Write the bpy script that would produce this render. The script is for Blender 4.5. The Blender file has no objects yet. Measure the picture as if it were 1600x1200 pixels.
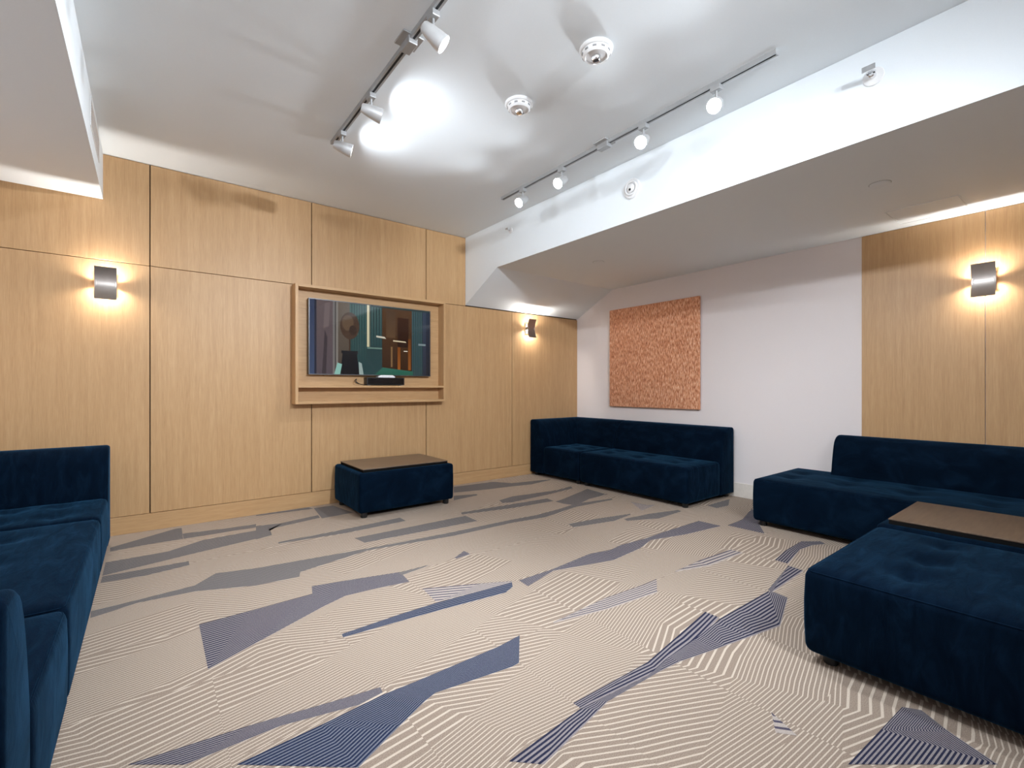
import bpy, bmesh, math, random
from mathutils import Vector, Matrix
R = math.radians
random.seed(7)
scn = bpy.context.scene
COL = scn.collection

# ------------------------------------------------------------------ camera, world, exposure
CAM_H = 1.2
cam = bpy.data.cameras.new('camera')
cam.lens = 729.0 / 1600.0 * 36.0
cam.sensor_width = 36.0
cam.shift_y = 6.0 / 1600.0
cam.clip_start = 0.02
camo = bpy.data.objects.new('camera', cam)
COL.objects.link(camo)
camo.location = (0, 0, CAM_H)
HEAD = math.atan2(935.0, 729.0)
camo.rotation_euler = (R(90), 0, HEAD - R(90))
scn.camera = camo

world = bpy.data.worlds.new('world')
scn.world = world
world.use_nodes = True
world.node_tree.nodes['Background'].inputs[0].default_value = (0.9, 0.95, 1.0, 1)
world.node_tree.nodes['Background'].inputs[1].default_value = 0.0

EXPOSURE = 1.42
scn.view_settings.view_transform = 'Standard'
scn.view_settings.look = 'None'
scn.view_settings.gamma = 1.0
scn.view_settings.use_curve_mapping = False
scn.view_settings.exposure = EXPOSURE
scn.cycles.max_bounces = 10
scn.cycles.diffuse_bounces = 5
scn.cycles.adaptive_threshold = 0.03
scn.cycles.glossy_bounces = 4
LAMP_COL = (0.915, 0.985, 1.06)
HEAD_POWER_L = 130.0     # radiance of the wide open lenses on the left track
SPOT_W = {'R': 52.0, 'M': 58.0, 'B': 76.0, 'C': 20.0}       # watts of the beam lamps: right track, left track near heads, added rear fill tracks
SPOT_A = {'R': 116.0, 'M': 84.0, 'B': 100.0, 'C': 108.0}    # beam angles
SCONCE_POWER = 620.0     # radiance of a sconce bulb

# ------------------------------------------------------------------ room dimensions (X along the TV wall, Y towards it)
WF = 4.97      # TV wall face
WR = 5.13      # white wall face
WL = -1.22     # wall behind the left sofa
WB = -1.75     # wall behind the camera
ZC = 3.08      # main ceiling
UB = 3.135     # bulkhead face
ZL = 2.575     # low ceiling
US = -0.286    # left soffit face
ZS = 2.712     # left soffit underside
ZJ = 2.225     # horizontal joint of the panelling

# ------------------------------------------------------------------ helpers: objects
def tag(o, label=None, cat=None, group=None, kind=None):
    if label: o['label'] = label
    if cat: o['category'] = cat
    if group: o['group'] = group
    if kind: o['kind'] = kind
    return o

def empty(name, loc, rz=0.0, label=None, cat=None, group=None):
    o = bpy.data.objects.new(name, None)
    o.empty_display_size = 0.1
    COL.objects.link(o)
    o.location = loc
    o.rotation_euler = (0, 0, rz)
    return tag(o, label, cat, group)

def obj(name, bm, mat, parent=None, smooth=False, angle=None):
    me = bpy.data.meshes.new(name)
    bmesh.ops.recalc_face_normals(bm, faces=bm.faces[:])
    bm.to_mesh(me)
    bm.free()
    if smooth:
        for p in me.polygons: p.use_smooth = True
        if angle is not None:
            me.set_sharp_from_angle(angle=R(angle))
    for m in (mat if isinstance(mat, (list, tuple)) else [mat]):
        me.materials.append(m)
    o = bpy.data.objects.new(name, me)
    COL.objects.link(o)
    if parent: o.parent = parent
    return o

def box(bm, x0, x1, y0, y1, z0, z1, bevel=0.0, seg=2):
    r = bmesh.ops.create_cube(bm, size=1.0)
    vs = r['verts']
    for v in vs:
        v.co = Vector((x0 + (v.co.x + .5) * (x1 - x0), y0 + (v.co.y + .5) * (y1 - y0), z0 + (v.co.z + .5) * (z1 - z0)))
    if bevel > 0:
        es = list({e for v in vs for e in v.link_edges})
        bmesh.ops.bevel(bm, geom=es, offset=bevel, segments=seg, affect='EDGES', profile=0.5)
    return bm

def B(*a, **k):
    return box(bmesh.new(), *a, **k)

def lathe(bm, prof, n=32, M=None):
    """prof: list of (radius, z); closes at r=0"""
    M = M or Matrix.Identity(4)
    rings = []
    for r, z in prof:
        if r < 1e-6:
            rings.append([bm.verts.new(M @ Vector((0, 0, z)))])
        else:
            rings.append([bm.verts.new(M @ Vector((r * math.cos(2 * math.pi * i / n), r * math.sin(2 * math.pi * i / n), z))) for i in range(n)])
    for a, b in zip(rings, rings[1:]):
        for i in range(n):
            j = (i + 1) % n
            if len(a) == 1 and len(b) == 1: continue
            if len(a) == 1: bm.faces.new((a[0], b[i], b[j]))
            elif len(b) == 1: bm.faces.new((a[i], b[0], a[j]))
            else: bm.faces.new((a[i], b[i], b[j], a[j]))
    return bm

def tube(bm, pts, r, n=8, closed=False):
    pts = [Vector(p) for p in pts]
    rings = []
    m = len(pts)
    for k, p in enumerate(pts):
        if closed: t = pts[(k + 1) % m] - pts[(k - 1) % m]
        else: t = pts[min(k + 1, m - 1)] - pts[max(k - 1, 0)]
        t.normalize()
        up = Vector((0, 0, 1)) if abs(t.z) < 0.95 else Vector((1, 0, 0))
        a = t.cross(up).normalized(); b = a.cross(t)
        rings.append([bm.verts.new(p + r * (math.cos(2 * math.pi * i / n) * a + math.sin(2 * math.pi * i / n) * b)) for i in range(n)])
    for k in range(m if closed else m - 1):
        a, b = rings[k], rings[(k + 1) % m]
        for i in range(n):
            bm.faces.new((a[i], b[i], b[(i + 1) % n], a[(i + 1) % n]))
    if not closed:
        bm.faces.new(rings[0]); bm.faces.new(rings[-1][::-1])
    return bm

def prism(bm, poly, axis, a, b):
    """extrude 2-D polygon along axis ('x','y' or 'z') from a to b"""
    def P(p, t):
        return Vector((t, p[0], p[1])) if axis == 'x' else Vector((p[0], t, p[1])) if axis == 'y' else Vector((p[0], p[1], t))
    lo = [bm.verts.new(P(p, a)) for p in poly]
    hi = [bm.verts.new(P(p, b)) for p in poly]
    f0 = bm.faces.new(lo); f1 = bm.faces.new(hi[::-1])
    n = len(poly)
    for i in range(n):
        bm.faces.new((lo[i], lo[(i + 1) % n], hi[(i + 1) % n], hi[i]))
    return f0, f1

# ------------------------------------------------------------------ helpers: materials
def new_mat(name):
    m = bpy.data.materials.new(name)
    m.use_nodes = True
    nt = m.node_tree
    return m, nt, nt.nodes['Principled BSDF']

def node(nt, typ, **kw):
    n = nt.nodes.new(typ)
    for k, v in kw.items():
        if k == 'ins':
            for a, b in v.items():
                n.inputs[a].default_value = b
        else: setattr(n, k, v)
    return n

def L(nt, a, b): nt.links.new(a, b)

def math_n(nt, op, a, b=None, c=None):
    n = nt.nodes.new('ShaderNodeMath'); n.operation = op
    for i, x in enumerate((a, b, c)):
        if x is None: continue
        if isinstance(x, (int, float)): n.inputs[i].default_value = x
        else: nt.links.new(x, n.inputs[i])
    return n.outputs[0]

def ramp(nt, fac, stops, interp='LINEAR'):
    n = nt.nodes.new('ShaderNodeValToRGB')
    cr = n.color_ramp; cr.interpolation = interp
    while len(cr.elements) > 1: cr.elements.remove(cr.elements[-1])
    cr.elements[0].position = stops[0][0]; cr.elements[0].color = (*stops[0][1], 1)
    for p, c in stops[1:]:
        e = cr.elements.new(p); e.color = (*c, 1)
    nt.links.new(fac, n.inputs[0])
    return n.outputs[0]

def srgb(r, g, b):
    f = lambda c: (c / 255 / 12.92) if c / 255 <= 0.04045 else ((c / 255 + 0.055) / 1.055) ** 2.4
    return (f(r), f(g), f(b))

def bump(nt, bsdf, h, strength, dist):
    b = node(nt, 'ShaderNodeBump', ins={'Strength': strength, 'Distance': dist})
    L(nt, h, b.inputs['Height']); L(nt, b.outputs[0], bsdf.inputs['Normal'])

def plain(name, col, rough=0.5, metal=0.0, noise=0.04, nscale=30.0, spec=0.5):
    m, nt, p = new_mat(name)
    tc = node(nt, 'ShaderNodeTexCoord')
    nz = node(nt, 'ShaderNodeTexNoise', ins={'Scale': nscale, 'Detail': 3.0})
    L(nt, tc.outputs['Object'], nz.inputs['Vector'])
    lo = tuple(c * (1 - noise) for c in col); hi = tuple(min(1, c * (1 + noise)) for c in col)
    L(nt, ramp(nt, nz.outputs[0], [(0.3, lo), (0.7, hi)]), p.inputs['Base Color'])
    p.inputs['Roughness'].default_value = rough
    p.inputs['Metallic'].default_value = metal
    p.inputs['Specular IOR Level'].default_value = spec
    return m

def paint(name, col, rough=0.75):
    m, nt, p = new_mat(name)
    tc = node(nt, 'ShaderNodeTexCoord')
    nz = node(nt, 'ShaderNodeTexNoise', ins={'Scale': 220.0, 'Detail': 2.0})
    L(nt, tc.outputs['Object'], nz.inputs['Vector'])
    lo = tuple(c * 0.985 for c in col)
    L(nt, ramp(nt, nz.outputs[0], [(0.3, lo), (0.7, col)]), p.inputs['Base Color'])
    p.inputs['Roughness'].default_value = rough
    p.inputs['Specular IOR Level'].default_value = 0.25
    bump(nt, p, nz.outputs[0], 0.05, 0.002)
    return m

def wood(name, scale, dark, mid, light, rough=0.42):
    """fine straight-grained oak veneer; scale stretches the grain"""
    m, nt, p = new_mat(name)
    tc = node(nt, 'ShaderNodeTexCoord')
    oi = node(nt, 'ShaderNodeObjectInfo')
    off = node(nt, 'ShaderNodeVectorMath', operation='MULTIPLY_ADD')
    cmb = node(nt, 'ShaderNodeCombineXYZ')
    rnd = math_n(nt, 'MULTIPLY', oi.outputs['Random'], 37.0)
    for i in range(3): L(nt, rnd, cmb.inputs[i])
    L(nt, tc.outputs['Object'], off.inputs[0]); off.inputs[1].default_value = scale
    L(nt, cmb.outputs[0], off.inputs[2])
    fine = node(nt, 'ShaderNodeTexNoise', ins={'Scale': 9.0, 'Detail': 5.0, 'Roughness': 0.62})
    broad = node(nt, 'ShaderNodeTexNoise', ins={'Scale': 1.3, 'Detail': 2.0, 'Distortion': 0.6})
    L(nt, off.outputs[0], fine.inputs['Vector']); L(nt, off.outputs[0], broad.inputs['Vector'])
    mixv = math_n(nt, 'ADD', math_n(nt, 'MULTIPLY', fine.outputs[0], 0.62), math_n(nt, 'MULTIPLY', broad.outputs[0], 0.38))
    L(nt, ramp(nt, mixv, [(0.30, dark), (0.5, mid), (0.68, light)]), p.inputs['Base Color'])
    p.inputs['Roughness'].default_value = rough
    p.inputs['Specular IOR Level'].default_value = 0.35
    bump(nt, p, fine.outputs[0], 0.06, 0.001)
    return m

def emis(name, col, strength):
    m, nt, p = new_mat(name)
    nz = node(nt, 'ShaderNodeTexNoise', ins={'Scale': 5.0})
    L(nt, ramp(nt, nz.outputs[0], [(0.0, col), (1.0, tuple(c * 0.97 for c in col))]), p.inputs['Emission Color'])
    p.inputs['Emission Strength'].default_value = strength
    p.inputs['Base Color'].default_value = (*col, 1)
    return m

def velvet(name):
    m, nt, p = new_mat(name)
    tc = node(nt, 'ShaderNodeTexCoord')
    geo = node(nt, 'ShaderNodeNewGeometry')
    mp = node(nt, 'ShaderNodeMapping', ins={'Scale': (2.2, 7.0, 2.2)})
    L(nt, tc.outputs['Object'], mp.inputs[0])
    nap = node(nt, 'ShaderNodeTexNoise', ins={'Scale': 2.6, 'Detail': 5.0, 'Roughness': 0.62, 'Distortion': 0.8})
    L(nt, mp.outputs[0], nap.inputs['Vector'])
    pile = node(nt, 'ShaderNodeTexNoise', ins={'Scale': 420.0, 'Detail': 2.0})
    L(nt, tc.outputs['Object'], pile.inputs['Vector'])
    L(nt, ramp(nt, nap.outputs[0], [(0.28, (0.0009, 0.0040, 0.0105)), (0.50, (0.0015, 0.0062, 0.0155)), (0.75, (0.0032, 0.0120, 0.0275))]), p.inputs['Base Color'])
    p.inputs['Roughness'].default_value = 0.82
    p.inputs['Specular IOR Level'].default_value = 0.02
    L(nt, ramp(nt, nap.outputs[0], [(0.3, (0.24, 0.24, 0.24)), (0.72, (0.48, 0.48, 0.48))]), p.inputs['Sheen Weight'])
    p.inputs['Sheen Roughness'].default_value = 0.34
    p.inputs['Sheen Tint'].default_value = (0.06, 0.24, 0.48, 1)
    hb = math_n(nt, 'ADD', math_n(nt, 'MULTIPLY', nap.outputs[0], 1.0), math_n(nt, 'MULTIPLY', pile.outputs[0], 0.10))
    bump(nt, p, hb, 0.35, 0.012)
    return m

OAK = (srgb(178, 140, 98), srgb(192, 154, 110), srgb(202, 165, 122))
M_WOODV = wood('oak_vertical', (24.0, 24.0, 0.9), *OAK)
M_WOODH = wood('oak_horizontal', (0.9, 24.0, 24.0), *OAK)
M_JOINT = plain('joint_dark_brown', srgb(70, 48, 32), 0.8)
M_CEIL = paint('ceiling_paint', (0.835, 0.885, 0.915))
M_WHITE = paint('wall_paint_warm_white', srgb(236, 229, 228))
M_TRIMW = plain('trim_white', srgb(232, 224, 214), 0.45)
M_VELVET = velvet('navy_velvet')
M_BLACK = plain('black_plastic', (0.012, 0.012, 0.013), 0.45)
M_MATTE = plain('matte_black', (0.006, 0.006, 0.006), 0.9, spec=0.1)
M_STEEL = plain('brushed_nickel', (0.46, 0.42, 0.39), 0.34, 1.0, 0.12, 6.0)
M_RAIL = plain('satin_silver_rail', (0.42, 0.42, 0.42), 0.42, 0.55)
M_HEADM = plain('satin_silver_housing', (0.55, 0.55, 0.55), 0.42, 0.4)
M_WPLAST = plain('white_plastic', (0.80, 0.80, 0.80), 0.4)
M_GPLAST = plain('grey_plastic', (0.28, 0.28, 0.28), 0.5)
M_CHROME = plain('chrome', (0.75, 0.75, 0.76), 0.18, 1.0)
M_LENS = {'L': emis('spotlight_lens_wide', LAMP_COL, HEAD_POWER_L), 'beam': emis('spotlight_lens', LAMP_COL, 30.0)}
M_BULB = emis('sconce_bulb', (1.0, 0.95, 0.89), SCONCE_POWER)

def tray_wood():
    m, nt, p = new_mat('grey_brown_laminate')
    tc = node(nt, 'ShaderNodeTexCoord')
    mp = node(nt, 'ShaderNodeMapping', ins={'Scale': (3.0, 30.0, 30.0)})
    L(nt, tc.outputs['Object'], mp.inputs[0])
    nz = node(nt, 'ShaderNodeTexNoise', ins={'Scale': 2.0, 'Detail': 5.0})
    L(nt, mp.outputs[0], nz.inputs['Vector'])
    L(nt, ramp(nt, nz.outputs[0], [(0.3, srgb(88, 73, 61)), (0.7, srgb(110, 92, 77))]), p.inputs['Base Color'])
    p.inputs['Roughness'].default_value = 0.28
    return m
M_TRAY = tray_wood()

def carpet_base():
    """taupe carpet with thin cream lines that bend at sharp kinks; the field breaks at the tile joints"""
    m, nt, p = new_mat('carpet_taupe_lines')
    tc = node(nt, 'ShaderNodeTexCoord')
    sp = node(nt, 'ShaderNodeSeparateXYZ'); L(nt, tc.outputs['Object'], sp.inputs[0])
    u, v = sp.outputs[0], sp.outputs[1]
    T = 0.5345
    tu = math_n(nt, 'FLOOR', math_n(nt, 'DIVIDE', math_n(nt, 'SUBTRACT', u, 0.2085), T))
    tv = math_n(nt, 'FLOOR', math_n(nt, 'DIVIDE', math_n(nt, 'SUBTRACT', v, 0.14), T))
    cid = node(nt, 'ShaderNodeCombineXYZ'); L(nt, tu, cid.inputs[0]); L(nt, tv, cid.inputs[1])
    wn = node(nt, 'ShaderNodeTexWhiteNoise', noise_dimensions='2D'); L(nt, cid.outputs[0], wn.inputs['Vector'])
    ws = node(nt, 'ShaderNodeSeparateXYZ'); L(nt, wn.outputs['Color'], ws.inputs[0])
    r1, r2, r3 = ws.outputs
    lu = math_n(nt, 'SUBTRACT', math_n(nt, 'DIVIDE', math_n(nt, 'SUBTRACT', u, 0.2085), T), tu)   # 0..1 inside the tile
    # kinked field: piecewise linear in u and v
    k1 = math_n(nt, 'MULTIPLY', math_n(nt, 'PINGPONG', math_n(nt, 'ADD', math_n(nt, 'MULTIPLY', u, 0.95), math_n(nt, 'MULTIPLY', v, 0.42)), 0.74), 0.21)
    k2 = math_n(nt, 'MULTIPLY', math_n(nt, 'PINGPONG', math_n(nt, 'ADD', math_n(nt, 'MULTIPLY', v, 1.0), math_n(nt, 'MULTIPLY', u, -0.30)), 0.39), 0.32)
    k3 = math_n(nt, 'MULTIPLY', math_n(nt, 'ABSOLUTE', math_n(nt, 'SUBTRACT', lu, math_n(nt, 'ADD', 0.25, math_n(nt, 'MULTIPLY', r2, 0.5)))), math_n(nt, 'MULTIPLY', math_n(nt, 'SUBTRACT', r1, 0.5), 0.16))
    k4 = math_n(nt, 'MULTIPLY', math_n(nt, 'SUBTRACT', r3, 0.5), math_n(nt, 'MULTIPLY', lu, 0.10))
    s = math_n(nt, 'ADD', math_n(nt, 'ADD', v, k1), math_n(nt, 'ADD', k2, math_n(nt, 'ADD', k3, k4)))
    s = math_n(nt, 'ADD', s, math_n(nt, 'MULTIPLY', r3, 0.4))
    fr = math_n(nt, 'FRACT', math_n(nt, 'DIVIDE', s, 0.021))
    line = math_n(nt, 'LESS_THAN', fr, 0.27)
    fine = node(nt, 'ShaderNodeTexNoise', ins={'Scale': 260.0, 'Detail': 2.0}); L(nt, tc.outputs['Object'], fine.inputs['Vector'])
    big = node(nt, 'ShaderNodeTexNoise', ins={'Scale': 1.4, 'Detail': 2.0}); L(nt, tc.outputs['Object'], big.inputs['Vector'])
    base = ramp(nt, fine.outputs[0], [(0.3, srgb(133, 118, 105)), (0.7, srgb(160, 144, 130))])
    cream = ramp(nt, fine.outputs[0], [(0.3, srgb(188, 173, 157)), (0.7, srgb(206, 192, 176))])
    mx = node(nt, 'ShaderNodeMix', data_type='RGBA'); L(nt, line, mx.inputs[0]); L(nt, base, mx.inputs[6]); L(nt, cream, mx.inputs[7])
    L(nt, mx.outputs[2], p.inputs['Base Color'])
    p.inputs['Roughness'].default_value = 0.95
    p.inputs['Specular IOR Level'].default_value = 0.05
    bump(nt, p, math_n(nt, 'ADD', fine.outputs[0], math_n(nt, 'MULTIPLY', line, 0.6)), 0.35, 0.002)
    return m

def carpet_shard(name, ca, cb, frac):
    """shard of the carpet print: lines follow the UV map (v counts lines)"""
    m, nt, p = new_mat(name)
    tc = node(nt, 'ShaderNodeTexCoord')
    sp = node(nt, 'ShaderNodeSeparateXYZ'); L(nt, tc.outputs['UV'], sp.inputs[0])
    line = math_n(nt, 'LESS_THAN', math_n(nt, 'FRACT', sp.outputs[1]), frac)
    fine = node(nt, 'ShaderNodeTexNoise', ins={'Scale': 260.0, 'Detail': 2.0}); L(nt, tc.outputs['Object'], fine.inputs['Vector'])
    A = ramp(nt, fine.outputs[0], [(0.3, tuple(c * 0.75 for c in ca)), (0.7, tuple(c * 1.25 for c in ca))])
    Bc = ramp(nt, fine.outputs[0], [(0.3, tuple(c * 0.85 for c in cb)), (0.7, tuple(c * 1.15 for c in cb))])
    mx = node(nt, 'ShaderNodeMix', data_type='RGBA'); L(nt, line, mx.inputs[0]); L(nt, Bc, mx.inputs[6]); L(nt, A, mx.inputs[7])
    L(nt, mx.outputs[2], p.inputs['Base Color'])
    p.inputs['Roughness'].default_value = 0.95
    p.inputs['Specular IOR Level'].default_value = 0.05
    bump(nt, p, fine.outputs[0], 0.35, 0.002)
    return m

M_CARPET = [carpet_base(),
            carpet_shard('carpet_shard_grey', srgb(96, 93, 94), srgb(128, 122, 119), 0.5),
            carpet_shard('carpet_shard_navy', srgb(44, 46, 66), srgb(140, 133, 134), 0.5),
            carpet_shard('carpet_shard_lilac', srgb(78, 73, 88), srgb(172, 161, 153), 0.36),
            carpet_shard('carpet_shard_blue', srgb(38, 47, 72), srgb(112, 114, 124), 0.56)]

# printed shards of the carpet, on the floor: (tone, one long edge, other long edge) in metres
SHARDS = [
 (1,[[0.203,2.84],[0.461,2.847],[0.754,2.857],[0.78,2.97],[1.043,2.909],[1.293,2.844]],[[0.201,2.364],[0.399,2.469],[0.756,2.654],[0.898,2.713],[1.084,2.699],[1.275,2.666]]),
 (0,[[1.278,2.842],[1.494,2.84]],[[1.28,2.788],[1.489,2.829]]),
 (0,[[-0.243,3.368],[-0.075,3.38],[0.222,3.417],[0.344,3.557],[0.565,3.493],[1.295,3.41]],[[-0.238,3.267],[-0.047,3.338],[0.218,3.318],[0.516,3.188],[0.758,3.169],[0.78,3.243],[0.968,3.293],[1.279,3.37]]),
 (0,[[1.295,3.41],[1.953,3.364],[2.611,3.349]],[[1.279,3.37],[1.96,3.274],[2.549,3.27]]),
 (0,[[2.611,3.349],[2.884,3.326],[3.222,3.357],[3.495,3.404],[3.963,3.322]],[[2.549,3.27],[2.749,3.242],[2.906,3.225],[3.401,3.312],[3.923,3.28]]),
 (0,[[1.298,3.708],[2.344,3.719]],[[1.323,3.552],[2.34,3.508]]),
 (0,[[0.799,3.98],[1.239,3.986],[1.834,4.035]],[[0.79,3.939],[1.286,3.884],[1.831,3.906]]),
 (0,[[0.738,4.56],[0.917,4.518],[1.262,4.59]],[[0.672,4.156],[0.796,4.203],[0.807,4.39],[1.251,4.489]]),
 (0,[[1.301,4.886],[1.483,4.872]],[[1.259,4.456],[1.555,4.476]]),
 (0,[[-0.226,4.613],[0.187,4.897],[0.226,4.889]],[[-0.22,4.505],[-0.006,4.533],[0.218,4.53]]),
 (0,[[0.222,4.692],[0.555,4.633],[0.748,4.625]],[[0.222,4.527],[0.496,4.522],[0.731,4.518]]),
 (0,[[-0.231,4.243],[0.112,4.246],[0.34,4.396],[0.715,4.417]],[[-0.231,3.953],[-0.105,3.988],[0.211,4.069],[0.675,4.174]]),
 (0,[[-0.23,3.939],[0.062,3.927],[0.221,3.921]],[[-0.232,3.817],[-0.021,3.79],[0.22,3.833]]),
 (3,[[0.743,2.302],[1.052,2.314],[1.269,2.312],[1.769,2.269]],[[0.739,2.268],[0.97,2.25],[1.289,2.22],[1.651,2.179],[1.733,2.216]]),
 (2,[[1.291,2.526],[1.639,2.359],[1.781,2.284]],[[1.272,2.319],[1.587,2.284],[1.769,2.269]]),
 (1,[[1.822,2.265],[2.101,2.268],[2.506,2.313],[2.706,2.275],[2.841,2.295],[3.135,2.276],[3.364,2.285],[3.915,2.281]],[[1.811,2.166],[2.096,2.245],[2.562,2.126],[2.613,2.133],[2.897,2.161],[3.123,2.226],[3.473,2.136],[3.923,2.077]]),
 (2,[[1.638,1.754],[2.052,1.772],[2.376,1.749],[2.514,1.75]],[[1.629,1.744],[1.965,1.674],[2.352,1.632]]),
 (2,[[2.72,1.751],[3.037,1.755],[3.405,1.729]],[[2.706,1.742],[2.99,1.659],[3.413,1.639]]),
 (1,[[1.275,1.256],[1.721,1.244],[2.353,1.334]],[[1.276,1.219],[1.713,1.18],[2.024,1.202],[2.352,1.256]]),
 (1,[[0.913,1.188],[1.16,1.209],[1.278,1.218],[1.641,1.185],[1.828,1.209]],[[0.994,1.109],[1.232,1.152],[1.387,1.182],[1.702,1.172],[1.836,1.16]]),
 (1,[[1.828,1.209],[2.117,1.223],[2.342,1.247],[2.882,1.241],[2.899,1.206]],[[1.836,1.16],[2.061,1.112],[2.277,1.069],[2.512,1.023],[2.883,1.134]]),
 (1,[[2.9,1.249],[3.405,1.335]],[[2.882,1.22],[3.39,1.236]]),
 (1,[[3.446,1.437],[3.712,1.473],[4.024,1.485],[4.142,1.393]],[[3.439,1.352],[3.809,1.414],[3.995,1.395],[4.105,1.346]]),
 (1,[[3.985,2.052],[4.265,2.06],[4.724,2.186]],[[3.999,1.748],[4.19,1.869],[4.423,1.989]]),
 (1,[[-0.051,1.923],[0.284,1.88],[0.568,1.826],[0.733,1.799]],[[0.094,1.81],[0.373,1.81],[0.627,1.748],[0.728,1.762]]),
 (3,[[0.222,1.71],[0.481,1.726],[0.728,1.748],[0.863,1.744],[1.285,1.744],[1.419,1.76]],[[0.523,1.46],[0.705,1.551],[0.839,1.615],[0.89,1.632],[1.234,1.582],[1.275,1.586]]),
 (1,[[1.757,0.514],[2.03,0.495],[2.235,0.481]],[[2.134,0.219],[2.209,0.355],[2.269,0.432]]),
 (2,[[1.817,0.771],[1.812,0.762]],[[1.721,0.716],[1.765,0.663]]),
 (1,[[1.702,2.843],[1.831,2.922]],[[1.71,2.822],[1.832,2.838]]),
 (0,[[2.915,4.884],[3.466,4.844],[3.61,4.63],[4.159,4.515]],[[2.755,4.616],[3.145,4.525],[3.493,4.48],[3.75,4.422],[4.13,4.483]]),
 (0,[[2.673,4.479],[2.927,4.4]],[[2.567,4.301],[2.898,4.344]]),
 (0,[[2.949,4.004],[3.164,4.058],[3.776,3.989],[4.058,4.039]],[[2.909,3.894],[3.005,3.854],[3.582,3.889],[3.999,3.948]]),
 (0,[[2.37,3.841],[2.955,3.791],[3.41,3.753]],[[2.344,3.775],[2.861,3.67],[3.386,3.627]]),
 (0,[[3.383,3.594],[3.558,3.638],[4.111,3.815],[4.067,3.511]],[[3.39,3.485],[3.438,3.348],[3.744,3.456],[4.095,3.489]]),
 (0,[[2.916,2.934],[3.224,2.897],[3.619,2.809]],[[2.884,2.84],[3.314,2.749],[3.592,2.788]]),
 (0,[[3.432,2.735],[3.763,2.697],[4.104,2.608]],[[3.405,2.678],[3.704,2.55],[4.086,2.561]]),
 (2,[[4.005,3.109],[4.025,2.923]],[[3.802,2.813],[4.103,2.863]]),
 (0,[[4.492,2.526],[4.941,2.523]],[[4.472,2.414],[4.662,2.394]]),
 (0,[[0.801,4.95],[1.267,4.944]],[[0.795,4.913],[1.294,4.86]]),
]

# ------------------------------------------------------------------ the setting
def resample(pl, ts):
    P = [Vector((a, b)) for a, b in pl]
    d = [0.0]
    for a, b in zip(P, P[1:]): d.append(d[-1] + (b - a).length)
    out = []
    for t in ts:
        x = t * d[-1]
        for i in range(len(P) - 1):
            if x <= d[i + 1] + 1e-9:
                f = (x - d[i]) / max(1e-9, d[i + 1] - d[i]); out.append(P[i].lerp(P[i + 1], f)); break
    return out

def build_floor():
    bm = bmesh.new()
    uvl = bm.loops.layers.uv.new('UVMap')
    box(bm, WL - .1, WR + .1, WB - .1, WF + .1, -0.08, 0.0)
    for f in bm.faces: f.material_index = 0
    bm.normal_update()
    for k, (tone, up, lo) in enumerate(SHARDS):
        # common parameter values of both edges
        def params(pl):
            P = [Vector((a, b)) for a, b in pl]; d = [0.0]
            for a, b in zip(P, P[1:]): d.append(d[-1] + (b - a).length)
            return [x / d[-1] for x in d]
        ts = sorted(set(round(t, 4) for t in params(up) + params(lo)))
        A, C = resample(up, ts), resample(lo, ts)
        wmax = max((a - c).length for a, c in zip(A, C))
        n = max(2, round(wmax / (0.021 if tone != 2 else 0.034)))
        z = 0.0004 + 0.00002 * k
        for i in range(len(ts) - 1):
            q = [(A[i], ts[i], 0), (A[i + 1], ts[i + 1], 0), (C[i + 1], ts[i + 1], 1), (C[i], ts[i], 1)]
            vs = [bm.verts.new((p.x, p.y, z)) for p, _, _ in q]
            # wind upwards
            ar = sum(q[j][0].x * q[(j + 1) % 4][0].y - q[(j + 1) % 4][0].x * q[j][0].y for j in range(4))
            idx = [0, 1, 2, 3] if ar > 0 else [3, 2, 1, 0]
            try: f = bm.faces.new([vs[j] for j in idx])
            except ValueError: continue
            f.material_index = 1 + tone
            for lp, j in zip(f.loops, idx):
                lp[uvl].uv = (q[j][1], q[j][2] * n)
    me = bpy.data.meshes.new('floor')
    bm.to_mesh(me); bm.free()
    for m in M_CARPET: me.materials.append(m)
    o = bpy.data.objects.new('floor', me); COL.objects.link(o)
    tag(o, 'taupe carpet with bent cream lines and navy shards', kind='structure')
build_floor()

def struct(name, bm, mat, label=None, parent=None):
    o = obj(name, bm, mat, parent)
    if not parent: tag(o, label, kind='structure')
    return o

wall_front = struct('wall_front', B(WL - .1, WR + .1, WF + .02, WF + .14, -0.08, ZC + .2), M_JOINT, 'tall wall of vertical-grained oak panels behind the television')
wall_right = struct('wall_right', B(WR, WR + .12, WB - .1, WF + .02, -0.08, ZC + .2), M_WHITE, 'warm white wall with oak panels at its near end')
struct('wall_left', B(WL - .12, WL, WB - .1, WF + .02, -0.08, ZC + .2), M_WHITE, 'plain white wall behind the long left sofa')
struct('wall_back', B(WL - .1, WR + .1, WB - .12, WB, -0.08, ZC + .2), M_WHITE, 'plain white wall behind the viewer')
struct('ceiling', B(WL - .1, UB + .3, WB - .1, WF + .02, ZC, ZC + .12), M_CEIL, 'high flat white ceiling carrying the two light rails')
bm = bmesh.new()
prism(bm, [(WB - .05, ZL), (4.297, ZL), (WF, 2.236), (WF, ZC - .001), (WB - .05, ZC - .001)], 'x', UB, WR)
struct('ceiling_bulkhead', bm, M_CEIL, 'dropped ceiling with a tall white face that slopes down at the television wall')
struct('ceiling_soffit', B(WL, US, WB, WF, ZS, ZC - .001), M_CEIL, 'boxed white soffit over the left sofa')

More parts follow.
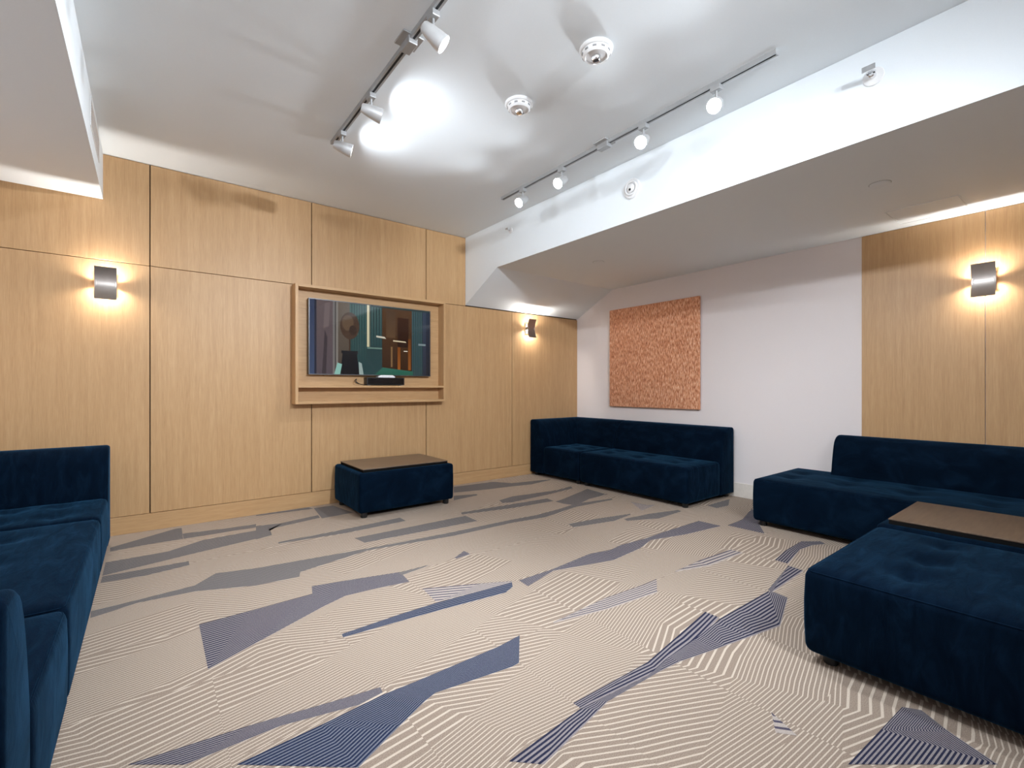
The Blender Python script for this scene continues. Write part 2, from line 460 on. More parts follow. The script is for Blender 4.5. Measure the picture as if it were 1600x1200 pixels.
# oak panels of the television wall
G = 0.004
cols = [WL + .0, 0.012, 1.304, 2.590, 3.875, WR]
for i in range(5):
    a, b = cols[i], cols[i + 1]
    x0 = a + (G if i else 0); x1 = b - (G if i < 4 else 0.002)
    obj('panel', B(x0, x1, WF, WF + .02, 0.145 + G * .5, ZJ - G * .6, bevel=0.0012, seg=1), M_WOODV, wall_front)
    if i < 3:
        obj('panel', B(x0, x1, WF, WF + .02, ZJ + G * .6, ZC - .004 if i else ZC - .004, bevel=0.0012, seg=1), M_WOODV, wall_front)
    elif i == 3:
        pass
obj('panel', B(2.590 + G, UB - .001, WF, WF + .02, ZJ + G * .6, ZC - .004, bevel=0.0012, seg=1), M_WOODV, wall_front)
struct('baseboard_front', B(WL, WR - .002, WF - .004, WF + .02, 0.0, 0.145 - G * .5, bevel=0.0015, seg=1), M_WOODH, 'flat oak baseboard under the panelled wall')

# oak panels on the near part of the white wall
rc = [1.391, 0.596, -0.20, -0.995, WB]
for a, b in zip(rc, rc[1:]):
    obj('panel', B(WR - .012, WR, b + .0022, a - (.0022 if a < 1.39 else 0), 0.0, ZL - .003, bevel=0.0012, seg=1), M_WOODV, wall_right)
struct('baseboard_right', B(WR - .014, WR, 1.393, WF - .006, 0.0, 0.155, bevel=0.003), M_TRIMW, 'low white baseboard along the white wall')

# ------------------------------------------------------------------ upholstered modules
def stops(a, b, r, step=0.04):
    xs = [a + r * t for t in (0, .12, .3, .55, 1)]
    n = max(1, int((b - a - 2 * r) / step))
    xs += [a + r + (b - a - 2 * r) * i / n for i in range(1, n)]
    xs += [b - r * t for t in (1, .55, .3, .12, 0)]
    return xs

def rbox(x0, x1, y0, y1, z0, z1, r=0.035, tufts=(), crown=0.0, depth=0.03, sig=0.055, sag=0.0):
    bm = bmesh.new()
    X, Y, Z = stops(x0, x1, r), stops(y0, y1, r), stops(z0, z1, r, 0.08)
    cache = {}
    def V(x, y, z):
        k = (round(x, 5), round(y, 5), round(z, 5))
        if k in cache: return cache[k]
        q = Vector((min(max(x, x0 + r), x1 - r), min(max(y, y0 + r), y1 - r), min(max(z, z0 + r), z1 - r)))
        d = Vector((x, y, z)) - q
        p = q + (d.normalized() * r if d.length > 1e-7 else d)
        if p.z > z1 - r * 1.01 and (crown or tufts):
            w = max(0.0, min(1.0, (p.z - (z1 - r)) / r))
            ex = min(p.x - x0, x1 - p.x, p.y - y0, y1 - p.y)
            c = crown * (1 - math.exp(-max(0, ex) / 0.09))
            dz = c
            for tx, ty in tufts:
                dd = (p.x - tx) ** 2 + (p.y - ty) ** 2
                dz -= depth * math.exp(-dd / (2 * sig * sig)) + depth * .35 * math.exp(-dd / (2 * (sig * .3) ** 2))
                # soft creases running out of each tuft
                dz -= depth * .28 * math.exp(-((p.y - ty) ** 2) / (2 * .018 ** 2)) * math.exp(-abs(p.x - tx) / .14)
            p.z += dz * w
        if sag:   # cloth sides bulge a little
            t = (p.z - z0) / (z1 - z0); bl = sag * math.sin(math.pi * max(0, min(1, t)))
            cx, cy = (x0 + x1) / 2, (y0 + y1) / 2
            if p.x < x0 + r: p.x -= bl
            if p.x > x1 - r: p.x += bl
            if p.y < y0 + r: p.y -= bl
            if p.y > y1 - r: p.y += bl
        cache[k] = bm.verts.new(p)
        return cache[k]
    def sheet(A, C, f):
        for i in range(len(A) - 1):
            for j in range(len(C) - 1):
                vs = [f(A[i], C[j]), f(A[i + 1], C[j]), f(A[i + 1], C[j + 1]), f(A[i], C[j + 1])]
                if len(set(vs)) == 4:
                    try: bm.faces.new(vs)
                    except ValueError: pass
    sheet(X, Y, lambda a, b: V(a, b, z0)); sheet(X, Y, lambda a, b: V(a, b, z1))
    sheet(X, Z, lambda a, b: V(a, y0, b)); sheet(X, Z, lambda a, b: V(a, y1, b))
    sheet(Y, Z, lambda a, b: V(x0, a, b)); sheet(Y, Z, lambda a, b: V(x1, a, b))
    return bm

def back_profile(tb, z0, zs, z1):
    """profile (d, z): d = 0 at the outer face, growing inwards; near upright inner face rolling over to a soft crest"""
    P = [(0.0, z0), (tb, z0), (tb, zs)]
    h = z1 - zs
    pts = [(.97, .12), (.93, .26), (.885, .40), (.84, .52), (.79, .64), (.73, .755), (.66, .845), (.57, .915), (.46, .965), (.34, .992), (.22, 1.0)]
    P += [(tb * a, zs + h * b) for a, b in pts]
    ro = 0.028
    for i in range(1, 7):
        a = math.pi / 2 * i / 6
        P.append((ro - ro * math.sin(a), z1 - ro + ro * math.cos(a)))
    return P

def slab(prof, a, b, axis, place, bev=0.022):
    """extrude a back profile between a and b with softened ends; place maps (along, d, z) to local xyz"""
    bm = bmesh.new()
    n = len(prof)
    ins = [0, .08, .3, .6, 1]
    cz = sum(p[1] for p in prof) / n; cd = sum(p[0] for p in prof) / n
    rows = []
    for t in ins:  rows.append((a + bev * t, 1 - math.sqrt(max(0, 1 - (1 - t) ** 2))))
    m = max(2, int((b - a) / .06))
    for i in range(1, m): rows.append((a + bev + (b - a - 2 * bev) * i / m, 0))
    for t in ins[::-1]: rows.append((b - bev * t, 1 - math.sqrt(max(0, 1 - (1 - t) ** 2))))
    rings = []
    for x, s in rows:
        ring = []
        for k, (d, z) in enumerate(prof):
            pd, pz = prof[k - 1]; nd, nz = prof[(k + 1) % n]
            t = Vector((nd - pd, nz - pz)).normalized(); nrm = Vector((t.y, -t.x))
            ring.append(bm.verts.new(Vector(place(x, d - nrm.x * bev * s, z - nrm.y * bev * s))))
        rings.append(ring)
    for p, q in zip(rings, rings[1:]):
        for i in range(n):
            bm.faces.new((p[i], p[(i + 1) % n], q[(i + 1) % n], q[i]))
    bm.faces.new(rings[0]); bm.faces.new(rings[-1][::-1])
    bm.normal_update()
    return bm

FOOT = 0.045
def feet(parent, pts):
    for x, y in pts:
        obj('foot', lathe(bmesh.new(), [(0, 0.0), (.026, 0.0), (.03, .006), (.03, FOOT + .012), (0, FOOT + .012)], 16, Matrix.Translation((x, y, 0))), M_BLACK, parent, True, 40)

def piping(parent, x0, x1, y0, y1, z, r=0.03):
    pts = []
    for cx, cy, a0 in ((x1 - r, y1 - r, 0), (x0 + r, y1 - r, 90), (x0 + r, y0 + r, 180), (x1 - r, y0 + r, 270)):
        for i in range(6):
            a = R(a0 + 90 * i / 5); pts.append((cx + r * math.cos(a), cy + r * math.sin(a), z))
    return obj('piping', tube(bmesh.new(), pts, 0.0032, 6, True), M_VELVET, parent, True)

SEAT_Z, BACK_Z = 0.405, 0.765
D = 0.93
def sofa(loc, rz, Lm, label, group, arm=None, back=(0, None), bt=0.29, full_seat=False, tufts=()):
    """modular sofa: local x along the sofa, y from the front edge to the back, z up"""
    t = empty('sofa_module', loc, rz, label, 'sofa', group)
    x0, x1 = 0.007, Lm - 0.007
    at = 0.275
    sx0 = at if arm == 'start' else x0
    sx1 = Lm - at if arm == 'end' else x1
    b0 = back[0]; b1 = back[1] if back[1] is not None else Lm
    yseat = D - .005 if full_seat else D - bt
    s = obj('seat', rbox(sx0, sx1, 0, yseat, FOOT, SEAT_Z, 0.032, tufts, 0.012, 0.018, sag=0.004), M_VELVET, t, True)
    piping(s, sx0 + .0085, sx1 - .0085, .0085, yseat - .0085, SEAT_Z - .0085)
    zb = SEAT_Z - 0.02 if full_seat else FOOT
    pr = back_profile(bt if not full_seat else 0.235, zb, SEAT_Z, BACK_Z)
    ba, bb = max(b0, 0) + .002, b1 - .002
    if arm == 'start': ba = 0.06
    if arm == 'end': bb = Lm - 0.06
    obj('backrest', slab(pr, ba, bb, 'x', lambda x, d, z: (x, D - d, z)), M_VELVET, t, True, 55)
    if arm:
        pa = back_profile(at, FOOT, SEAT_Z, BACK_Z)
        if arm == 'start': f = lambda y, d, z: (d, y, z)
        else: f = lambda y, d, z: (Lm - d, y, z)
        obj('armrest', slab(pa, 0.0, D, 'y', f), M_VELVET, t, True, 55)
    feet(t, [(.07, .07), (Lm - .07, .07), (.07, D - .07), (Lm - .07, D - .07)])
    return t

def grid_tufts(xs, ys): return [(x, y) for x in xs for y in ys]

GB = 'blue modular sofa units'
# along the white wall
sofa((4.18, 4.955, 0), R(-90), 0.935, 'navy velvet corner sofa unit tucked into the corner where oak and white walls meet', GB, arm='start', tufts=grid_tufts([.42, .75], [.22, .46]))
sofa((4.18, 4.02, 0), R(-90), 1.465, 'navy velvet armless two-seat sofa unit below the orange wall panel', GB, tufts=grid_tufts([.28, .72, 1.18], [.22, .46]))
# near right
sofa((4.17, 1.935, 0), R(-90), 2.35, 'long navy velvet sofa with an open left end below the right sconce', GB, back=(0.375, None), full_seat=True, tufts=grid_tufts([.20, .60, 1.02, 1.45, 1.9], [.30, .58]))
# along the left wall
sofa((-0.23, 1.385, 0), R(90), 0.945, 'navy velvet end sofa unit with its armrest nearest the viewer at left', GB, arm='start', tufts=grid_tufts([.42, .75], [.22, .46]))
sofa((-0.23, 2.33, 0), R(90), 1.46, 'bright-lit middle unit of the long navy velvet sofa at left', GB, tufts=grid_tufts([.28, .72, 1.18], [.34, .52]))
sofa((-0.23, 3.79, 0), R(90), 0.945, 'navy velvet end sofa unit at left with a tall arm by the oak wall', GB, arm='end', tufts=grid_tufts([.2, .52], [.22, .46]))

# square ottoman in the foreground
ot = empty('ottoman', (2.27, -0.20, 0), 0, 'large square navy velvet ottoman with button tufts in the right foreground', 'ottoman')
s = obj('cushion', rbox(0, 1.035, 0, 1.03, FOOT, 0.408, 0.034, grid_tufts([.25, .53, .86], [.30, .71]), 0.014, 0.024, 0.06, sag=0.006), M_VELVET, ot, True)
piping(s, .009, 1.026, .009, 1.021, 0.399)
feet(ot, [(.08, .08), (.955, .08), (.08, .95), (.955, .95)])

def tray_table(loc, sx, sy, label):
    t = empty('coffee_table', loc, 0, label, 'coffee table', 'upholstered coffee tables')
    obj('base', rbox(0, sx, 0, sy, 0.05, 0.415, 0.024, sag=0.003), M_VELVET, t, True)
    a = .045
    b = obj('tray_edge', B(a + .003, sx - a - .003, a + .003, sy - a - .003, .413, .438), M_MATTE, t)
    obj('tray_top', B(a, sx - a, a, sy - a, .438, .446, bevel=.002, seg=1), M_TRAY, b)
    feet(t, [(.06, .06), (sx - .06, .06), (.06, sy - .06), (sx - .06, sy - .06)])
    return t
tray_table((1.515, 4.19, 0), 0.985, 0.73, 'navy velvet coffee table with a brown top standing under the television')
tray_table((3.325, -0.15, 0), 0.75, 0.985, 'navy velvet coffee table with a brown top between ottoman and right sofa')

# ------------------------------------------------------------------ television in its oak box
X0, X1, Z0, Z1, YF = 1.118, 2.774, 1.04, 2.214, WF - 0.14
T = 0.028
bx = empty('media_shelf', (X0, WF, Z0), 0, 'shallow oak box shelf framing the television on the panelled wall', 'shelf')
W, Hh = X1 - X0, Z1 - Z0
dp = WF - YF
obj('side_board', B(0, T, -dp, 0, 0, Hh, bevel=.0015, seg=1), M_WOODV, bx)
obj('side_board', B(W - T, W, -dp, 0, 0, Hh, bevel=.0015, seg=1), M_WOODV, bx)
obj('top_board', B(T, W - T, -dp, 0, Hh - T, Hh, bevel=.0015, seg=1), M_WOODH, bx)
obj('bottom_board', B(T, W - T, -dp, 0, 0, T, bevel=.0015, seg=1), M_WOODH, bx)
SH = 1.224 - Z0
obj('shelf_board', B(T, W - T, -dp, -.006, SH - T * .8, SH, bevel=.0015, seg=1), M_WOODH, bx)
# back boards with horizontal grain
zz = [T, SH - T * .8]; obj('back_board', B(T, W - T, -.008, 0, zz[0], zz[1]), M_WOODH, bx)
n = 5
for i in range(n):
    a = SH + (Hh - T - SH) * i / n; b = SH + (Hh - T - SH) * (i + 1) / n
    obj('back_board', B(T, W - T, -.008, 0, a + .0006, b - .0006), M_WOODH, bx)

tv = empty('television', (1.257, WF - .008, 1.333), 0, 'flat wall television showing a teal and brown interior', 'television')
TW, TH = 1.349, 0.764
obj('casing', B(0, TW, -.062, -.018, 0, TH, bevel=.004), M_BLACK, tv)
obj('wall_bracket', B(TW * .3, TW * .7, -.02, .0, TH * .25, TH * .75), M_BLACK, tv)
bm = bmesh.new()
for a in ((0, TW, 0, .008), (0, TW, TH - .008, TH), (0, .008, .008, TH - .008), (TW - .008, TW, .008, TH - .008)):
    box(bm, a[0], a[1], -.066, -.06, a[2], a[3])
obj('bezel', bm, plain('dark_steel_bezel', (0.12, 0.12, 0.125), .35, .8), tv)

def screen():
    m, nt, p = new_mat('lit_screen')
    at = node(nt, 'ShaderNodeVertexColor', layer_name='pic')
    p.inputs['Base Color'].default_value = (.004, .004, .005, 1)
    p.inputs['Roughness'].default_value = 0.06
    L(nt, at.outputs[0], p.inputs['Emission Color'])
    p.inputs['Emission Strength'].default_value = 0.85 / 2 ** EXPOSURE
    bm = bmesh.new()
    cl = bm.loops.layers.float_color.new('pic')
    lay = [0]
    SW, SHh = TW - .016, TH - .016
    def poly(pts, c0, c1=None):
        lay[0] += 1
        y = -.0621 - lay[0] * .00004
        c0 = srgb(*c0); c1 = srgb(*c1) if c1 else c0
        vs = [bm.verts.new((.008 + x * SW, y, .008 + z * SHh)) for x, z in pts]
        f = bm.faces.new(vs)
        zs = [z for _, z in pts]; a, b = min(zs), max(zs)
        for lp, (x, z) in zip(f.loops, pts):
            t = (z - a) / max(1e-6, b - a)
            lp[cl] = (*[c0[i] * (1 - t) + c1[i] * t for i in range(3)], 1)
    def rect(a, b, c, d, c0, c1=None): poly([(a, c), (b, c), (b, d), (a, d)], c0, c1)
    def ell(cx, cz, rx, rz, c, n=24): poly([(cx + rx * math.cos(2 * math.pi * i / n), cz + rz * math.sin(2 * math.pi * i / n)) for i in range(n)], c)
    rect(0, 1, 0, 1, (38, 66, 68), (44, 62, 62))
    rect(0, .035, 0, 1, (62, 76, 104), (52, 62, 88)); rect(.035, .05, 0, 1, (40, 42, 56))
    rect(.05, .17, 0, 1, (84, 74, 80), (98, 84, 84)); poly([(.09, 0), (.12, 0), (.13, .5), (.11, .6), (.10, .3)], (62, 54, 58))
    poly([(.10, .62), (.14, .65), (.15, .98), (.11, .96)], (110, 96, 96))
    rect(.17, .185, 0, 1, (116, 112, 110)); rect(.185, .195, 0, 1, (72, 68, 66)); rect(.195, .21, 0, 1, (128, 122, 116))
    rect(.21, .30, 0, 1, (70, 62, 54), (104, 92, 80))
    for i in range(7): rect(.30 + i * .02, .312 + i * .02, .05, .99, (34, 62, 64), (62, 96, 92))
    rect(.438, .457, .40, 1, (206, 198, 162), (222, 214, 182)); rect(.457, .465, .40, 1, (96, 104, 90))
    rect(.44, .70, .375, .395, (104, 132, 122))
    for i in range(4): rect(.475 + i * .024, .487 + i * .024, .42, .98, (42, 72, 74), (70, 98, 96))
    rect(.565, .83, .06, .98, (52, 32, 18), (84, 58, 36))
    rect(.70, .80, .42, .86, (40, 24, 16), (58, 32, 18))
    rect(.60, .68, .55, .95, (92, 68, 46), (78, 58, 42))
    rect(.64, .655, .12, .42, (126, 96, 62)); rect(.70, .725, .08, .42, (150, 86, 34), (120, 66, 26)); rect(.795, .82, .08, .55, (142, 82, 34), (104, 58, 26))
    for i in range(5): rect(.83 + i * .02, .842 + i * .02, .0, .98, (44, 68, 74), (62, 88, 94))
    rect(.93, .965, 0, .98, (36, 44, 58), (54, 66, 84)); rect(.965, 1, 0, .98, (24, 30, 40), (40, 50, 66))
    poly([(.50, .0), (.84, .0), (.84, .06), (.57, .11)], (38, 92, 76), (46, 104, 88))
    poly([(.515, .545), (.60, .53), (.585, .56), (.515, .57)], (206, 200, 182)); poly([(.66, .50), (.78, .49), (.77, .51), (.66, .52)], (212, 196, 164))
    rect(.755, .79, .355, .37, (216, 206, 186)); rect(.89, .96, .46, .49, (120, 136, 140))
    # plain dark planter with a clipped round brown shrub
    poly([(.225, 0), (.375, 0), (.355, .30), (.245, .30)], (10, 12, 16), (22, 24, 28)); rect(.235, .365, .29, .33, (28, 30, 34))
    rect(.294, .306, .33, .52, (64, 46, 34))
    ell(.30, .68, .075, .19, (74, 56, 44)); ell(.285, .72, .045, .11, (96, 76, 58)); ell(.325, .62, .03, .07, (58, 44, 36))
    poly([(.18, 0), (.225, 0), (.24, .14), (.205, .16)], (140, 190, 178)); poly([(.375, 0), (.41, 0), (.395, .16), (.37, .18)], (150, 168, 164))
    me = bpy.data.meshes.new('screen')
    bm.to_mesh(me); bm.free(); me.materials.append(m)
    o = bpy.data.objects.new('screen', me); COL.objects.link(o); o.parent = tv
    tag(o, 'lit screen with teal curtains, a cream post and brown cabinet')
screen()

mb = empty('media_box', (1.835, WF - .105, 1.2245), 0, 'flat black media box on the shelf below the television', 'media box')
obj('body', B(0, .43, 0, .085, .006, .088, bevel=.004), M_BLACK, mb)
for x in (.03, .40): obj('foot', B(x - .015, x + .015, .01, .075, 0, .007), M_GPLAST, mb)
obj('front_panel', B(.01, .42, -.0015, .001, .014, .080, bevel=.0006, seg=1), plain('gloss_black', (.006, .006, .007), .12), mb)
rt = empty('router', (1.965, WF - .10, 1.3125), 0, 'slim glossy white box lying on the black media box', 'router')
bm = bmesh.new()
prism(bm, [(0.0, 0), (.19, 0), (.19, .012), (.16, .026), (.03, .026), (0, .012)], 'y', 0, .075)
obj('shell', bm, plain('gloss_white', (.85, .86, .87), .15), rt)
obj('base_trim', B(.01, .18, .004, .07, -.0005, .002), M_GPLAST, rt)
pts = []
for i in range(30):
    a = i / 29
    pts.append((1.84 - .13 * math.sin(math.pi * a) * (1 + .25 * math.sin(9 * a)), WF - .06 - .035 * math.sin(2 * math.pi * a), 1.229 + .055 * (0.5 - .5 * math.cos(2 * math.pi * a)) + .02 * math.sin(math.pi * a) * a))
cb = obj('cable', tube(bmesh.new(), pts, .0035, 8), M_BLACK, None, True)
tag(cb, 'thin black cable looping beside the media box', 'cable')

# ------------------------------------------------------------------ orange textile panel on the white wall
def textile():
    m, nt, p = new_mat('orange_woven_textile')
    tc = node(nt, 'ShaderNodeTexCoord')
    mp = node(nt, 'ShaderNodeMapping', ins={'Scale': (115.0, 115.0, 21.0)}); L(nt, tc.outputs['Object'], mp.inputs[0])
    nz = node(nt, 'ShaderNodeTexNoise', ins={'Scale': 1.0, 'Detail': 2.0, 'Roughness': .6}); L(nt, mp.outputs[0], nz.inputs['Vector'])
    L(nt, ramp(nt, nz.outputs[0], [(.36, srgb(168, 96, 62)), (.46, srgb(212, 140, 99)), (.54, srgb(228, 162, 122)), (.66, srgb(250, 210, 176))]), p.inputs['Base Color'])
    p.inputs['Roughness'].default_value = .85
    p.inputs['Sheen Weight'].default_value = .2
    bump(nt, p, nz.outputs[0], .6, .006)
    return m
ar = empty('wall_panel', (WR, 2.957, .942), 0, 'square orange woven textile panel hanging on the white wall', 'wall art')
obj('textile_face', B(-.045, -.012, 0, 1.352, 0, 1.338, bevel=.010, seg=3), textile(), ar, True, 50)
obj('backing_frame', B(-.016, 0, .012, 1.340, .012, 1.326), plain('backing_brown', srgb(92, 58, 40), .7), ar)

# ------------------------------------------------------------------ wall sconces
def sconce(loc, rz, label):
    """local: +x along the wall, -y away from the wall, z centred on the fitting"""
    t = empty('wall_sconce', loc, rz, label, 'sconce', 'curved nickel wall sconces')
    w = .0675; h = .1275
    obj('back_plate', B(-w + .004, w - .004, -.010, 0, -.072, .072, bevel=.002), M_STEEL, t)
    for x in (-1, 1):
        obj('side_cheek', B(x * .058 - .003, x * .058 + .003, -.062, -.008, -.021, .021, bevel=.001, seg=1), M_STEEL, t)
    bm = bmesh.new()
    n = 28
    rows = []
    for i in range(n + 1):
        a = -1 + 2 * i / n
        y = -(.056 + .034 * abs(a) ** 1.7)
        rows.append((y, a * h))
    ol = rows + [(y + .0025, z) for y, z in rows[::-1]]
    prism(bm, ol, 'x', -w, w)
    obj('shade', bm, M_STEEL, t, True, 40)
    obj('lamp_socket', B(-.052, -.036, -.042, -.008, -.010, .010, bevel=.001, seg=1), M_WPLAST, t)
    MX = Matrix.Translation((0, -.034, 0)) @ Matrix.Rotation(R(90), 4, 'Y')
    obj('bulb', lathe(bmesh.new(), [(0, -.037), (.006, -.036), (.0095, -.030), (.0095, .026), (.006, .033), (0, .035)], 14, MX), M_BULB, t, True)
    return t
sconce((-.267, WF, 2.028), 0, 'curved brushed-nickel sconce glowing on the oak wall above the left sofa')
sconce((4.168, WF, 2.018), 0, 'curved nickel sconce seen edge-on near the far corner of the oak wall')
sconce((WR - .012, .600, 2.028), R(-90), 'curved brushed-nickel sconce on the oak panels above the right sofa')

# ------------------------------------------------------------------ track lighting
def rail(x, y0, y1, yfeed, label):
    t = empty('track_rail', (x, y0, ZC), 0, label, 'light track', 'ceiling light tracks')
    Lr = y1 - y0
    hw = .018
    bm = bmesh.new()
    prism(bm, [(-hw, 0), (-hw, -.026), (-.007, -.026), (-.007, -.012), (.007, -.012), (.007, -.026), (hw, -.026), (hw, 0)], 'y', 0, Lr)
    obj('channel', bm, M_RAIL, t)
    obj('slot', B(-.0068, .0068, .004, Lr - .004, -.0225, -.0115), M_BLACK, t)
    for y in (0, Lr): obj('end_cap', B(-hw - .001, hw + .001, y - .004, y + .004, -.028, 0, bevel=.0015), M_RAIL, t)
    f = yfeed - y0
    obj('canopy', B(-.06, .06, f - .06, f + .06, -.010, 0, bevel=.003), M_RAIL, t)
    obj('power_feed', B(-.026, .026, f - .05, f + .05, -.048, -.008, bevel=.003), M_RAIL, t)
    return t
RAIL_L, RAIL_R = 1.112, 2.755
rail(RAIL_L, 1.14, 3.645, 2.33, 'left silver ceiling light track in front of the oak wall')
rail(RAIL_R, 1.14, 3.685, 2.385, 'right silver ceiling light track beside the tall white bulkhead face')

def spot(x, y, aim, label, group, side):
    t = empty('track_spotlight', (x, y, ZC - .026), 0, label, 'spotlight', group)
    obj('adapter', B(-.02, .02, -.032, .032, -.030, .0, bevel=.003), M_RAIL, t)
    obj('stem', lathe(bmesh.new(), [(0, -.085), (.007, -.085), (.007, -.028), (0, -.028)], 12), M_RAIL, t, True, 40)
    d = Vector(aim).normalized()
    q = d.to_track_quat('Z', 'Y').to_matrix().to_4x4()
    M = Matrix.Translation((0, 0, -.108)) @ q
    zl = {'L': .0535}.get(side, .046)       # how deep the lens sits in the housing
    prof = [(0, -.062), (.022, -.062), (.028, -.056), (.036, -.02), (.043, .03), (.046, .062), (.046, .066), (.042, .066), (.040, zl - .004), (.0, zl - .005)]
    h = obj('housing', lathe(bmesh.new(), prof, 32, M), M_HEADM, t, True, 35)
    obj('lens', lathe(bmesh.new(), [(0, zl), (.034, zl), (.037, zl - .002)], 28, M), M_LENS['L' if side == 'L' else 'beam'], h, True, 60)
    if side != 'L':
        ld = bpy.data.lights.new('lamp', 'SPOT')
        ld.energy = SPOT_W[side]; ld.color = LAMP_COL; ld.spot_size = R(SPOT_A[side]); ld.spot_blend = 1.0; ld.shadow_soft_size = .035
        lo = bpy.data.objects.new('lamp', ld); COL.objects.link(lo); lo.parent = t
        lo.matrix_local = Matrix.Translation((0, 0, -.108)) @ Matrix.Translation(d * .070) @ d.to_track_quat('-Z', 'Y').to_matrix().to_4x4()
    return t
GL, GR = 'spotlights on the left track', 'spotlights on the right track'
AIM_L = (0.95, -0.22, -0.22)
AIM_L3 = (0.76, -0.34, -0.64)
AIM_L4 = (0.84, -0.14, -0.68)
AIM_R = (-0.84, -0.22, -0.62)     # right-track heads face the left sofa and the viewer
AIM_R_FAR = (-0.86, -0.10, -0.58)
nm = ['nearest the panelled wall on the left track, seen from the side', 'second from the panelled wall on the left track, seen from the side', 'third on the left track, glowing at the top edge', 'last on the left track, nearest the viewer']
for y, n_ in zip((3.43, 2.875, 2.06, 1.50), nm):
    spot(RAIL_L, y, AIM_L if y > 2.1 else AIM_L3 if y > 2 else AIM_L4, 'silver spotlight ' + n_, GL, 'M' if y < 2.1 else 'L')
nm = ['nearest the panelled wall on the right track', 'second from the panelled wall on the right track', 'on the right track just right of the feed box', 'farthest from the panelled wall on the right track']
for y, n_ in zip((3.37, 2.85, 2.025, 1.49), nm):
    spot(RAIL_R, y, AIM_R_FAR if y > 2.5 else AIM_R, 'glowing silver spotlight ' + n_, GR, 'R')

# added tracks behind the camera, unseen, to fill and even out the light
rail(0.15, -1.68, -0.30, -0.75, 'added left silver fill-light track over the unseen rear of the room')
rail(1.75, -1.68, -0.30, -0.75, 'added right silver fill-light track over the unseen rear of the room')
for x, w_, aim in ((0.15, 'left', (0.12, 0.95, -0.16)), (1.75, 'right', (0.08, 0.94, -0.36))):
    for y, n_ in zip((-0.42, -0.95, -1.45), ('first', 'second', 'third')):
        spot(x, y, aim, 'added silver fill spotlight, %s on the rear %s track' % (n_, w_), 'added fill spotlights behind the camera', 'C' if w_ == 'left' else 'B')

# ------------------------------------------------------------------ ceiling and bulkhead fittings
def detector(loc, label, tilt=0.0):
    t = empty('smoke_detector', loc, 0, label, 'smoke detector', 'ceiling smoke detectors')
    obj('base', lathe(bmesh.new(), [(0, 0), (.092, 0), (.092, -.008), (.086, -.016), (.080, -.018), (0, -.018)], 40), M_WPLAST, t, True, 30)
    obj('body', lathe(bmesh.new(), [(0, -.018), (.078, -.018), (.074, -.036), (.064, -.046), (.060, -.046), (.058, -.042), (.045, -.042), (0, -.042)], 40), M_WPLAST, t, True, 30)
    for k in range(10):
        a = 2 * math.pi * k / 10
        bm = bmesh.new(); box(bm, .0735, .0785, -.010, .010, -.033, -.025)
        bmesh.ops.rotate(bm, verts=bm.verts[:], cent=(0, 0, 0), matrix=Matrix.Rotation(a, 3, 'Z'))
        obj('vent_slot', bm, M_GPLAST, t)
    obj('sensor_cage', lathe(bmesh.new(), [(.026, -.042), (.026, -.056), (.018, -.066), (0, -.068)], 20), M_CHROME, t, True, 40)
    obj('indicator', lathe(bmesh.new(), [(0, -.0425), (.006, -.0425), (.006, -.046), (0, -.047)], 12, Matrix.Translation((.045, .01, 0))), M_GPLAST, t, True, 40)
detector((1.935, 2.405, ZC), 'round white smoke detector with a chrome centre between the two tracks')
detector((1.96, 1.755, ZC), 'round white smoke detector cut by the top edge of the picture')

al = empty('alarm_sounder', (UB, 2.415, 2.835), 0, 'round white ribbed sounder on the tall bulkhead face', 'alarm')
MR = Matrix.Rotation(R(-90), 4, 'Y')
obj('base', lathe(bmesh.new(), [(0, 0), (.082, 0), (.082, .006), (.076, .012), (0, .012)], 40, MR), M_WPLAST, al, True, 30)
obj('ring', lathe(bmesh.new(), [(.058, .011), (.060, .018), (.054, .024), (.046, .022), (.044, .014)], 40, MR), M_WPLAST, al, True, 30)
obj('dome', lathe(bmesh.new(), [(.036, .011), (.036, .024), (.024, .030), (0, .031)], 32, MR), M_WPLAST, al, True, 30)
obj('opening', lathe(bmesh.new(), [(0, .0335), (.010, .0335), (.010, .029), (0, .029)], 16, MR @ Matrix.Translation((-.014, .0, 0))), M_BLACK, al, True, 30)

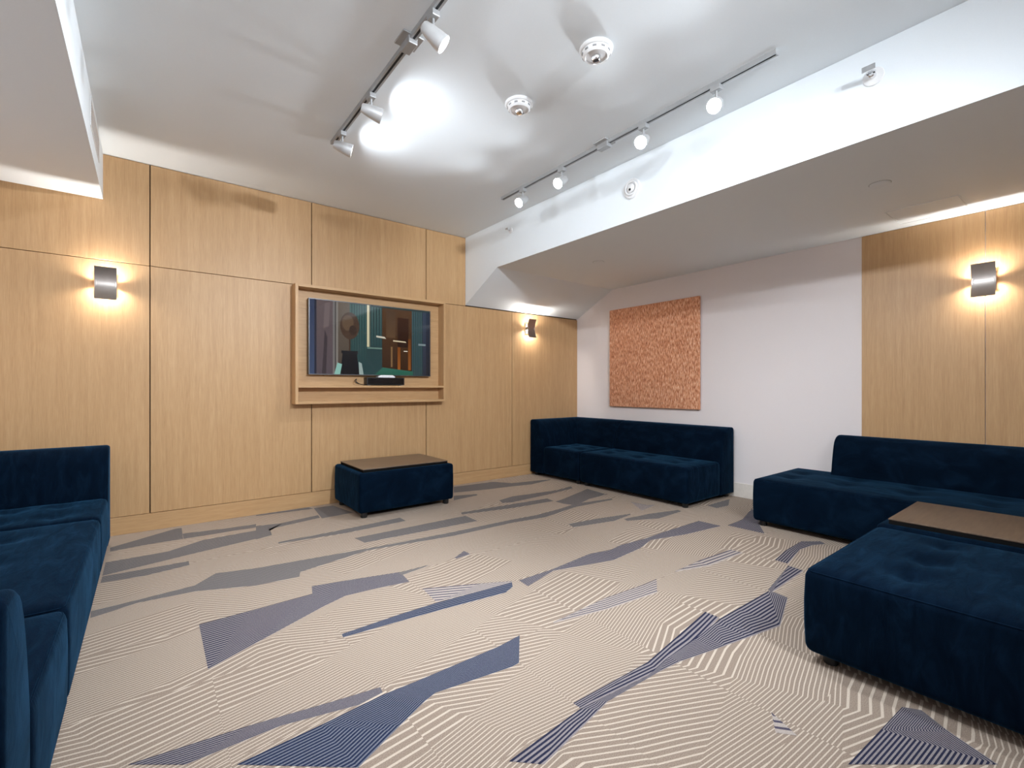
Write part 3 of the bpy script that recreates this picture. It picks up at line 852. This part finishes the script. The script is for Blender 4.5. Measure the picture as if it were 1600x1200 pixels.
def sprinkler(loc, s, label):
    t = empty('fire_sprinkler', loc, 0, label, 'sprinkler', 'sidewall sprinklers')
    obj('escutcheon', lathe(bmesh.new(), [(0, 0), (.040 * s, 0), (.038 * s, .004 * s), (.020 * s, .010 * s), (0, .010 * s)], 28, MR), M_WPLAST, t, True, 30)
    obj('body', lathe(bmesh.new(), [(.013 * s, .009 * s), (.013 * s, .03 * s), (.009 * s, .034 * s), (.009 * s, .05 * s), (0, .05 * s)], 16, MR), M_CHROME, t, True, 30)
    bm = bmesh.new()
    for q in (-1, 1): tube(bm, [(-.03 * s, q * .011 * s, 0), (-.045 * s, q * .017 * s, 0), (-.060 * s, q * .010 * s, 0), (-.066 * s, 0, 0)], .0032 * s, 8)
    obj('frame_arms', bm, M_CHROME, t, True)
    obj('deflector', B(-.072 * s, -.066 * s, -.024 * s, .024 * s, -.004 * s, .020 * s, bevel=.001), M_CHROME, t)
sprinkler((UB, .798, 2.905), 1.25, 'chrome sidewall sprinkler high on the near end of the bulkhead face')
sprinkler((UB, 4.043, 2.926), .8, 'tiny sidewall sprinkler on the bulkhead face near the panelled wall')

for x, y, l in ((3.89, .955, 'flush round white cover plate on the low ceiling near the right sconce'), (3.88, 3.44, 'flush round white cover plate on the low ceiling above the orange panel')):
    t = empty('sprinkler_cover', (x, y, ZL), 0, l, 'cover plate', 'flush ceiling cover plates')
    obj('plate', lathe(bmesh.new(), [(0, -.005), (.054, -.005), (.058, -.0035), (.058, -.002)], 36), M_CEIL, t, True, 30)
    obj('shadow_ring', lathe(bmesh.new(), [(.0585, -.0006), (.0612, -.0006), (.0612, 0.0)], 36), M_GPLAST, t, True)

t = empty('access_hatch', (4.55, .66, ZL), 0, 'flush white access hatch in the low ceiling by the right sconce', 'access hatch')
obj('hatch_door', B(.008, .42, .008, .422, -.003, 0, bevel=.001, seg=1), M_CEIL, t)
bm = bmesh.new()
for a in ((0, .43, 0, .006), (0, .43, .424, .43), (0, .006, .006, .424), (.424, .43, .006, .424)): box(bm, a[0], a[1], a[2], a[3], -.004, 0)
obj('hatch_frame', bm, M_CEIL, t)

vt = empty('air_vent', (US, 3.92, 2.845), 0, 'white air grille on the side of the left soffit', 'air vent')
obj('duct_back', B(-.0, .003, .012, .618, .012, .168), M_GPLAST, vt)
bm = bmesh.new()
for a in ((0, .63, 0, .014), (0, .63, .166, .18), (0, .014, .014, .166), (.616, .63, .014, .166)): box(bm, 0, .004, a[0], a[1], a[2], a[3])
obj('vent_frame', bm, M_WPLAST, vt)
for k in range(9):
    z = .024 + k * .0165
    bm = bmesh.new(); box(bm, .0005, .0045, .014, .616, z - .0012, z + .0012)
    bmesh.ops.rotate(bm, verts=bm.verts[:], cent=(.0025, 0, z), matrix=Matrix.Rotation(R(35), 3, 'Y'))
    obj('slat', bm, M_WPLAST, vt)
